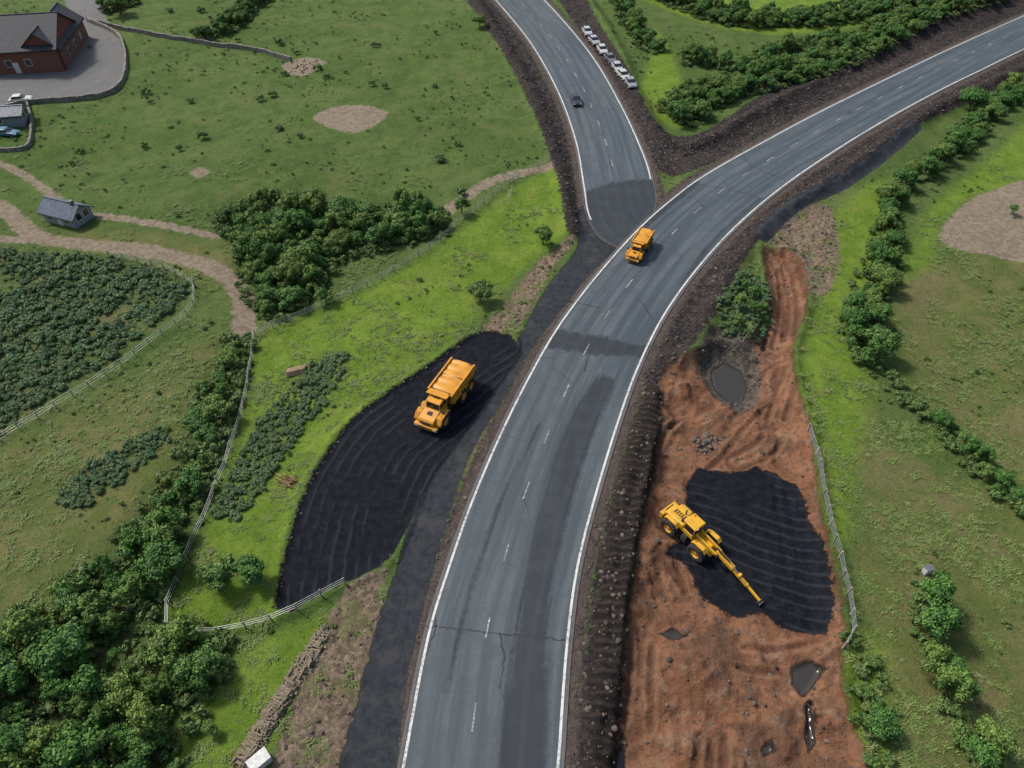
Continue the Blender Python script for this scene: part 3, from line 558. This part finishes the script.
def prism(name,par,mat,prof,y0,y1,bw=.03):
    n=len(prof); V=[(x,y0,z) for x,z in prof]+[(x,y1,z) for x,z in prof]; a=sum(prof[i][0]*prof[(i+1)%n][1]-prof[(i+1)%n][0]*prof[i][1] for i in range(n))
    Fs=[tuple(range(n)),tuple(range(n,2*n))[::-1]]+[(i,n+i,n+(i+1)%n,(i+1)%n) for i in range(n)]
    if a<0: Fs=[f[::-1] for f in Fs]
    return bev(mk(name,V,Fs,mat,par),bw)
def rod(name,par,mat,p0,p1,r,n=10,r1=None):
    V=[];Fs=[]; cone(V,Fs,p0,p1,r,r1 or r,n); Fs+= [tuple(range(n))[::-1],tuple(range(n,2*n))]; return mk(name,V,Fs,mat,par,False)
def beamp(name,par,mat,p0,p1,w,h,bw=.02):
    V=[];Fs=[]; beam(V,Fs,p0,p1,w,h); return bev(mk(name,V,Fs,mat,par),bw)
def lathe(prof,n,cx,cy,cz,V,Fs):
    b=len(V); m_=len(prof)
    for k in range(n):
        a=2*math.pi*k/n
        for r,y in prof: V.append((cx+r*math.cos(a),cy+y,cz+r*math.sin(a)))
    for k in range(n):
        for j in range(m_-1): Fs.append((b+k*m_+j,b+k*m_+j+1,b+((k+1)%n)*m_+j+1,b+((k+1)%n)*m_+j))
def wheel(par,name,x,y,R_,w,rimmat,lugs=22,steer=0):
    V=[];Fs=[]; lathe([(R_*.52,-w*.42),(R_*.75,-w*.5),(R_*.93,-w*.47),(R_*.98,-w*.3),(R_*.98,w*.3),(R_*.93,w*.47),(R_*.75,w*.5),(R_*.52,w*.42)],28,0,0,0,V,Fs)
    if lugs:
        for k in range(lugs):
            for s in (-1,1):
                a=2*math.pi*(k+.25*s)/lugs; c,sn=math.cos(a),math.sin(a); beam(V,Fs,(R_*.99*c,s*w*.04,R_*.99*sn),(R_*.99*math.cos(a+.10*1),s*w*.46,R_*.99*math.sin(a+.10)),R_*.09,R_*.07)
    o=mk(name+'_tyre',V,Fs,RUB,par); V=[];Fs=[]; lathe([(0.001,-w*.3),(R_*.16,-w*.34),(R_*.2,-w*.2),(R_*.42,-w*.2),(R_*.53,-w*.42)],20,0,0,0,V,Fs); lathe([(0.001,w*.3),(R_*.16,w*.34),(R_*.2,w*.2),(R_*.42,w*.2),(R_*.53,w*.42)],20,0,0,0,V,Fs)
    o2=mk(name+'_rim',V,Fs,rimmat,par)
    for q in (o,o2): q.location=(x,y,R_); q.rotation_euler[2]=steer
def dump_truck(u,v,heading,scale,z=None):
    e=empty('dump_truck',u,v,heading,z=z,scale=scale)
    for x,nm in ((3.05,'front'),(-1.3,'mid'),(-3.15,'rear')):
        for s in (-1,1): wheel(e,nm+('_r' if s<0 else '_l'),x,s*1.36,.92,.66,ORG)
        rod(nm+'_axle',e,BLK,(x,-1.2,.86),(x,1.2,.86),.14)
    box('frame',e,BLK,-4.2,4.2,-.5,.5,.85,1.25,.03)
    prof=[(1.25,3.15),(1.0,1.75),(-3.0,1.42),(-4.95,2.35),(-4.75,2.75),(-4.3,3.15)]
    for s in (-1,1):
        prism('hopper_side',e,ORG,prof,min(s*1.5,s*1.4),max(s*1.5,s*1.4),.02)
        beamp('hopper_rail',e,ORG,(1.3,s*1.5,3.2),(-4.35,s*1.5,3.2),.2,.16)
        for x in (.7,-.3,-1.3,-2.3,-3.3): box('hopper_rib',e,ORG,x-.08,x+.08,min(s*1.5,s*1.6),max(s*1.5,s*1.6),1.62+.02*abs(x),3.12,.02)
        beamp('hopper_lower_rail',e,ORG,(1.02,s*1.53,1.82),(-3.1,s*1.53,1.5),.12,.18)
    prism('hopper_floor',e,ORG,[(1.0,1.75),(-3.0,1.42),(-4.95,2.35),(-4.9,2.47),(-3.0,1.55),(1.0,1.88)],-1.4,1.4,.0)
    box('hopper_front',e,ORG,1.05,1.2,-1.4,1.4,1.8,3.2,.02); prism('cab_canopy',e,ORG,[(1.2,3.18),(2.1,3.42),(2.1,3.5),(1.2,3.28)],-1.3,1.3,.02)
    V=[];Fs=[]; nxs=36; nys=9
    for i in range(nxs+1):
        for j in range(nys+1):
            x=1.0-5.3*i/nxs; y=-1.38+2.76*j/nys; V.append((x,y,3.02+.16*(1-(y/1.38)**2)+.045*math.sin(x*5.6)))
    for i in range(nxs):
        for j in range(nys): b=i*(nys+1)+j; Fs.append((b,b+1,b+nys+2,b+nys+1))
    mk('load_cover',V,Fs,ORG,e,True)
    for x in (.9,-1.7,-4.2): beamp('cover_bow',e,BLK,(x,-1.38,3.12),(x,1.38,3.12),.05,.12)
    box('cab_body',e,ORG,1.45,3.0,-.95,.95,1.25,2.15,.06); box('cab_glasshouse',e,GLS,1.55,2.98,-.88,.88,2.15,3.0,.03,(.05,.22,.06,.06))
    for x,y in ((1.56,.87),(1.56,-.87),(2.95,.87),(2.95,-.87),(2.2,.88),(2.2,-.88)): beamp('cab_pillar',e,ORG,(x,y,2.12),(x-(.2 if x>2.5 else 0),y*.94,3.03),.09,.09)
    box('cab_roof',e,ORG,1.45,2.95,-.95,.95,3.0,3.14,.05,(.05,.1,.08,.08)); box('roof_ac_unit',e,BLK,1.7,2.2,-.35,.35,3.14,3.27,.03); rod('beacon',e,RED,(1.6,.7,3.14),(1.6,.7,3.34),.08)
    prism('hood',e,ORG,[(3.0,1.25),(3.0,2.2),(4.5,1.95),(4.72,1.75),(4.72,1.25)],-.95,.95,.07); box('hood_vent',e,BLK,3.4,3.9,-.3,.3,2.02,2.15,.01)
    box('grille',e,BLK,4.72,4.77,-.55,.55,1.3,1.72,.01)
    for k in range(4): box('grille_bar',e,STEEL,4.77,4.79,-.52,.52,1.36+k*.1,1.39+k*.1,0)
    box('bumper',e,ORG,4.4,4.95,-1.45,1.45,.75,1.2,.06); box('skid_plate',e,BLK,4.5,4.97,-.8,.8,.6,.74,.02)
    for s in (-1,1):
        prism('fender',e,ORG,[(2.0,1.62),(2.15,2.02),(3.9,2.02),(4.4,1.4),(4.4,1.22),(3.95,1.25),(3.78,1.9),(2.25,1.9),(2.1,1.6)],min(s*.96,s*1.7),max(s*.96,s*1.7),.03)
        box('headlight',e,LAMP,4.95,4.98,s*1.15-.2,s*1.15+.2,.88,1.08,.01); beamp('mirror_arm',e,BLK,(2.95,s*.9,2.6),(3.3,s*1.5,2.55),.04,.04); box('mirror',e,BLK,3.26,3.34,s*1.5-.14,s*1.5+.14,2.25,2.75,.02)
        for k in range(3): box('step',e,BLK,1.55,2.0,s*1.2-.25,s*1.2+.25,.7+.32*k,.74+.32*k,0)
        for xx in (2.3,3.1,3.8): rod('rail_post',e,BLK,(xx,s*1.6,2.0),(xx,s*1.6,2.6),.025,6)
        rod('handrail',e,BLK,(2.3,s*1.6,2.6),(3.8,s*1.6,2.6),.025,6); box('tail_light',e,RED,-4.24,-4.2,s*.42-.1,s*.42+.1,.95,1.1,0); rod('lift_cylinder',e,STEEL,(-.4,s*.7,1.0),(-2.2,s*.9,1.5),.08)
    rod('exhaust',e,BLK,(1.3,1.2,1.3),(1.3,1.2,3.35),.09); return e
dump_truck(447,404,((468,368),(430,420)),1.04); dump_truck(639,252,((647,238),(632,262)),.72,.035)
def boom_loader(u,v,heading,scale=1.):
    e=empty('boom_loader',u,v,heading,scale=scale)
    for x,nm in ((-2.0,'rear'),(1.9,'front')):
        for s in (-1,1): wheel(e,nm+('_r' if s<0 else '_l'),x,s*1.35,1.0,.68,YEL)
        rod(nm+'_axle',e,BLK,(x,-1.1,.95),(x,1.1,.95),.16)
    box('rear_frame',e,BLK,-3.3,.2,-.6,.6,.75,1.3,.03); box('front_frame',e,YEL,.3,3.1,-.55,.55,.85,1.7,.06,(.1,.5,.05,.05)); rod('pivot',e,BLK,(.25,0,.7),(.25,0,1.6),.25)
    prism('engine_hood',e,YEL,[(-.75,1.3),(-.75,2.35),(-2.9,2.2),(-3.35,1.95),(-3.4,1.3)],-.85,.85,.1); box('counterweight',e,YEL,-3.75,-3.2,-1.15,1.15,.8,1.75,.12); box('radiator_grille',e,BLK,-3.44,-3.38,-.55,.55,1.78,2.0,.0)
    for k in range(5): box('hood_louvre',e,BLK,-2.6+k*.3,-2.5+k*.3,-.3,.3,2.27+k*.018,2.30+k*.018,0)
    rod('exhaust',e,BLK,(-1.6,.5,2.2),(-1.6,.5,3.0),.08); rod('air_filter',e,BLK,(-1.2,-.45,2.2),(-1.2,-.45,2.75),.14)
    box('cab_base',e,YEL,-.8,.75,-.8,.8,1.3,1.95,.05); box('cab_glass',e,GLS,-.7,.7,-.74,.74,1.95,3.05,.03,(.05,.15,.06,.06))
    for x in (-.68,.68):
        for s in (-1,1): beamp('cab_pillar',e,YEL,(x,s*.74,1.93),(x*.88,s*.69,3.07),.09,.09)
    box('cab_roof',e,YEL,-.85,.8,-.85,.85,3.05,3.22,.07,(.06,.06,.06,.06)); rod('beacon',e,ORG,(-.6,.5,3.22),(-.6,.5,3.42),.08); box('work_lamp',e,LAMP,.74,.82,-.6,-.3,3.05,3.17,.0)
    for s in (-1,1):
        for x in (-2.0,1.9): prism('fender',e,YEL,[(x-.95,1.8),(x-.6,2.16),(x+.6,2.16),(x+.95,1.8),(x+.9,1.75),(x+.57,2.07),(x-.57,2.07),(x-.9,1.75)],min(s*.85,s*1.35),max(s*.85,s*1.35),.02)
        for k in range(3): box('step',e,BLK,-.4,.2,s*1.1-.25,s*1.1+.25,.75+.33*k,.79+.33*k,0)
        beamp('lift_arm',e,YEL,(.7,s*.42,2.1),(3.6,s*.38,1.75),.16,.42,.03); rod('lift_cylinder',e,STEEL,(1.0,s*.42,1.3),(2.9,s*.42,1.7),.07); beamp('mirror_arm',e,BLK,(.65,s*.78,2.7),(.9,s*1.2,2.7),.04,.04); box('mirror',e,BLK,.87,.93,s*1.2-.12,s*1.2+.12,2.45,2.9,.01)
    rod('knuckle',e,BLK,(3.6,-.5,1.75),(3.6,.5,1.75),.2); beamp('boom_root',e,YEL,(3.3,0,1.95),(5.6,0,1.5),.5,.5,.04); beamp('boom_mid',e,YEL,(5.4,0,1.5),(7.6,0,.95),.36,.36,.03); beamp('boom_tip',e,YEL,(7.5,0,.95),(9.3,0,.45),.24,.24,.02)
    rod('boom_cylinder',e,BLK,(3.2,0,2.35),(5.0,0,2.0),.1); rod('boom_cylinder_rod',e,STEEL,(5.0,0,2.0),(6.4,0,1.45),.055); box('boom_bracket',e,YEL,6.3,6.6,-.24,.24,1.15,1.55,.02)
    box('tool_plate',e,BLK,9.2,9.4,-.4,.4,.1,.55,.03); rod('tool_roller',e,STEEL,(9.5,-.35,.25),(9.5,.35,.25),.12)
    for k,(y) in enumerate((-.12,.12)): rod('hose',e,BLK,(3.6,y,2.2),(7.4,y,1.2),.03,6)
    return e
boom_loader(692,532,((675,512),(742,574)),.97)
def car(u,v,heading,col,rot=None,z=None,name='car'):
    pm=simple(name+'_paint',col,.3,.1,.05,2,.1,.6); e=empty(name,u,v,heading,rot,z)
    prism('body',e,pm,[(-2.15,.35),(-2.2,.85),(-1.6,.98),(.9,.95),(1.95,.78),(2.15,.6),(2.12,.32)],-.88,.88,.08); prism('glasshouse',e,GLS,[(-1.75,.96),(-1.35,1.38),(.15,1.42),(.95,.94)],-.76,.76,.05); prism('roof',e,pm,[(-1.4,1.38),(-1.25,1.46),(.1,1.47),(.25,1.39)],-.7,.7,.03)
    for x in (-1.3,1.35):
        for s in (-1,1): wheel(e,'wheel',x,s*.8,.33,.22,STEEL,0)
    for s in (-1,1): box('headlight',e,LAMP,2.06,2.16,s*.62-.18,s*.62+.18,.6,.72,.01); box('tail_light',e,RED,-2.22,-2.15,s*.65-.15,s*.65+.15,.68,.84,.01); box('mirror',e,pm,.55,.7,s*.98-.1,s*.98+.1,.95,1.08,.02)
    return e
car(576,103,((572,85),(583,115)),(.03,.035,.04),z=.02,name='driving_car')
row=[(583,34),(590,43),(598,52),(606,61),(613,70),(619,79),(626,88)]
for k,(u,v) in enumerate(row): car(u+4,v,((u,v),(u+(12 if k%2 else 8),v+12)),[(.45,.45,.45),(.35,.36,.38),(.5,.49,.47),(.12,.13,.15),(.42,.43,.43),(.48,.48,.46),(.25,.27,.3)][k],name='parked_car')
car(22,101,((0,100),(40,96)),(.5,.5,.48),name='parked_car'); car(8,134,((0,132),(40,134)),(.04,.14,.24),name='parked_car')
# ---------------- buildings ----------------
def roofmat(name,c):
    m=M(name); w=m.n('ShaderNodeTexWave',wave_type='BANDS',bands_direction='X'); w.inputs['Scale'].default_value=.9; w.inputs['Distortion'].default_value=.6; m.t.links.new(m.tc.outputs['Object'],w.inputs[0]); n=m.noise(1.5,6,.7)
    cc=m.mix(m.rng(n,.3,.7),tuple(x*.7 for x in c),tuple(x*1.3 for x in c)); cc=m.mix(m.math('MULTIPLY',w.outputs['Fac'],.25),cc,tuple(x*.5 for x in c)); m.bump(w.outputs['Fac'],.4,.05); return m.fin(cc,.7)
def brickmat(name,c):
    m=M(name); b=m.n('ShaderNodeTexBrick'); m.t.links.new(m.tc.outputs['Generated'],b.inputs[0]); b.inputs['Scale'].default_value=24; n=m.noise(2,5); b.inputs['Color1'].default_value=(*c,1); b.inputs['Color2'].default_value=(*[x*.75 for x in c],1); b.inputs['Mortar'].default_value=(c[0]*.8,.08,.06,1); b.inputs['Mortar Size'].default_value=.01
    return m.fin(m.mix(m.math('MULTIPLY',n,.35),b.outputs[0],tuple(x*.6 for x in c)),.9)
WHT=simple('white_trim',(.5,.5,.48),.6); SLATE=roofmat('slate_roof',(.036,.039,.048)); BLUER=roofmat('blue_grey_roof',(.085,.11,.145)); BRICK=brickmat('red_brick',(.20,.042,.032)); RENDER=simple('grey_render',(.20,.22,.245),.9)
def house(par,L,W,e,r,wm,rm,wins,pre='',ox=0,oy=0,axis='x'):
    h=L/2; w=W/2; V=[(-h,-w,-.5),(h,-w,-.5),(h,w,-.5),(-h,w,-.5),(-h,-w,e),(h,-w,e),(h,w,e),(-h,w,e),(-h,0,r),(h,0,r)]
    Fs=[(0,1,5,4),(2,3,7,6),(1,2,6,9,5),(3,0,4,8,7),(4,5,9,8),(6,7,8,9)]
    grp=bpy.data.objects.new(pre+'wing',None); S.collection.objects.link(grp); grp.parent=par; grp.location=(ox,oy,0); grp.rotation_euler[2]=0 if axis=='x' else math.pi/2
    mk('walls',V,Fs,wm,grp); k=(r-e)/w; ov=.45; t=.16
    for s in (-1,1):
        V=[]; 
        for x in (-h-ov,h+ov):
            for y,z in ((0,r+.02),(s*(w+ov),e-k*ov+.02),(s*(w+ov),e-k*ov+.02+t),(0,r+.02+t)): V.append((x,y,z))
        F_=[(0,1,2,3),(7,6,5,4),(0,4,5,1),(1,5,6,2),(2,6,7,3),(3,7,4,0)]
        if s>0: F_=[f[::-1] for f in F_]
        mk('roof',V,F_,rm,grp); box('gutter',grp,BLK,-h-ov,h+ov,min(s*(w+ov),s*(w+ov+.1)),max(s*(w+ov),s*(w+ov+.1)),e-k*ov-.1,e-k*ov+.02,0)
    box('ridge_cap',grp,rm,-h-ov,h+ov,-.15,.15,r+t,r+t+.1,.03)
    for x,z,ww,hh in wins:
        for s in (-1,1): box('window_frame',grp,WHT,x-ww/2-.1,x+ww/2+.1,min(s*w,s*(w+.06)),max(s*w,s*(w+.06)),z-.1,z+hh+.1,0); box('window_pane',grp,GLS,x-ww/2,x+ww/2,min(s*(w+.06),s*(w+.08)),max(s*(w+.06),s*(w+.08)),z,z+hh,0)
    for s in (-1,1):
        for yy in (-w*.4,w*.4): box('gable_window',grp,WHT,min(s*h,s*(h+.06)),max(s*h,s*(h+.06)),yy-.6,yy+.6,1.,2.3,0); box('gable_pane',grp,GLS,min(s*(h+.06),s*(h+.08)),max(s*(h+.06),s*(h+.08)),yy-.5,yy+.5,1.1,2.2,0)
    return grp
e=empty('brick_house',14,60,((0,73),(60,69))); 
house(e,26,17,4.6,9.2,BRICK,SLATE,[(-8,1.4,1.2,1.3),(-4.5,1.4,1.2,1.3),(-1,1.4,1.2,1.3),(2.5,1.4,1.2,1.3),(6.5,1.4,1.2,1.3)],'main_')
house(e,20,8,4.4,7.6,BRICK,SLATE,[(-5,1.4,1.1,1.2),(0,1.4,1.1,1.2),(5,1.4,1.1,1.2)],'cross_',9.5,2.4,'y')
box('door',e,WHT,3.2,4.3,-8.6,-8.5,0,2.2,.0); box('chimney',e,BRICK,-3,-2,-.6,.6,8.3,10.4,.03); box('chimney_cap',e,STONE,-3.1,-1.9,-.7,.7,10.4,10.55,.0)
e=empty('cottage',70,218,((50,212),(92,222))); house(e,6.4,3.8,2.0,3.3,RENDER,BLUER,[(-1.8,.8,.9,.9),(1.6,.8,.9,.9)]); box('door',e,WHT,-.4,.5,-1.96,-1.9,0,1.8,0); box('chimney',e,STONE,1.8,2.4,-.3,.3,2.7,3.9,.02)
e=empty('shed',12,122,((0,122),(40,119))); house(e,6,4,2.2,3.1,RENDER,roofmat('pale_roof',(.22,.235,.25)),[(-1.2,.9,.9,.8)])
e=empty('site_container',262,764,((245,770),(275,745)),scale=.5); box('container_body',e,WHT,-1.6,1.6,-1,1,.1,2.0,.05); box('container_roof',e,WHT,-1.7,1.7,-1.1,1.1,2.0,2.12,.03)
for k in range(8): box('panel_rib',e,WHT,-1.4+k*.4-.05,-1.4+k*.4+.05,-1.04,-1.0,.2,1.9,0)
box('door',e,STEEL,1.6,1.64,-.4,.4,.15,1.8,0)
e=empty('electrical_cabinet',926,572,rot=.3,scale=.85); box('cabinet_body',e,WHT,-.45,.45,-.3,.3,0,1.0,.03); box('cabinet_lid',e,STEEL,-.5,.5,-.35,.35,1.0,1.06,.01); box('cabinet_plinth',e,STONE,-.5,.5,-.35,.35,-.2,.0,0); box('cabinet_door_seam',e,BLK,-.01,.01,-.31,-.3,.1,.9,0)
V=[];Fs=[]; x,y=G(295,374); z0=float(hfun([x],[y])[0])
for a_ in range(3):
    for b_ in range(5-a_): cone(V,Fs,(x-1.1,y-.5+b_*.26+a_*.13+.3,z0+.13+a_*.22),(x+1.1,y+.3+b_*.26+a_*.13+.3,z0+.13+a_*.22),.13,.12,8); n0=len(V)-16; Fs.append(tuple(range(n0,n0+8))[::-1]); Fs.append(tuple(range(n0+8,n0+16)))
mk('timber_stack',V,Fs,simple('fresh_timber',(.33,.23,.14),.8))
V=[];Fs=[]; x,y=G(288,482); z0=float(hfun([x],[y])[0])
for k in range(30): a_=random.uniform(0,3.14); p=(x+random.gauss(0,.5),y+random.gauss(0,.5),z0+random.uniform(.05,.5)); l=random.uniform(.4,1.1); beam(V,Fs,p,(p[0]+l*math.cos(a_),p[1]+l*math.sin(a_),p[2]+random.uniform(-.1,.3)),.10,.08)
mk('scrap_timber_heap',V,Fs,simple('weathered_scrap',(.22,.12,.06),.85,0,.6,2.))
# ---------------- world, light, camera ----------------
W=bpy.data.worlds.new('World'); S.world=W; W.use_nodes=True; nt=W.node_tree; sky=nt.nodes.new('ShaderNodeTexSky'); sky.sky_type='NISHITA'; sky.sun_disc=False
sx,sy,el=-.75,.45,math.radians(50); az=math.atan2(sx,sy); sky.sun_elevation=el; sky.sun_rotation=az; sky.air_density=1.3; sky.dust_density=4.; sky.ozone_density=1.
nt.links.new(sky.outputs[0],nt.nodes['Background'].inputs[0]); nt.nodes['Background'].inputs[1].default_value=.145
L=bpy.data.lights.new('sun','SUN'); L.energy=3.6; L.angle=math.radians(8); L.color=(1,.96,.9); lo=bpy.data.objects.new('sun',L); S.collection.objects.link(lo)
d=Vector((math.sin(az)*math.cos(el),math.cos(az)*math.cos(el),math.sin(el))); lo.rotation_euler=d.to_track_quat('Z','Y').to_euler(); lo.location=(0,60,90)
cam=bpy.data.cameras.new('camera'); cam.sensor_width=36; cam.lens=FPX/1024*36; cam.clip_end=9000; co=bpy.data.objects.new('camera',cam); S.collection.objects.link(co); co.location=(0,0,CAMH); co.rotation_euler=(math.pi/2-PITCH,0,0); S.camera=co
S.view_settings.view_transform='Standard'; S.view_settings.look='None'; S.view_settings.exposure=0
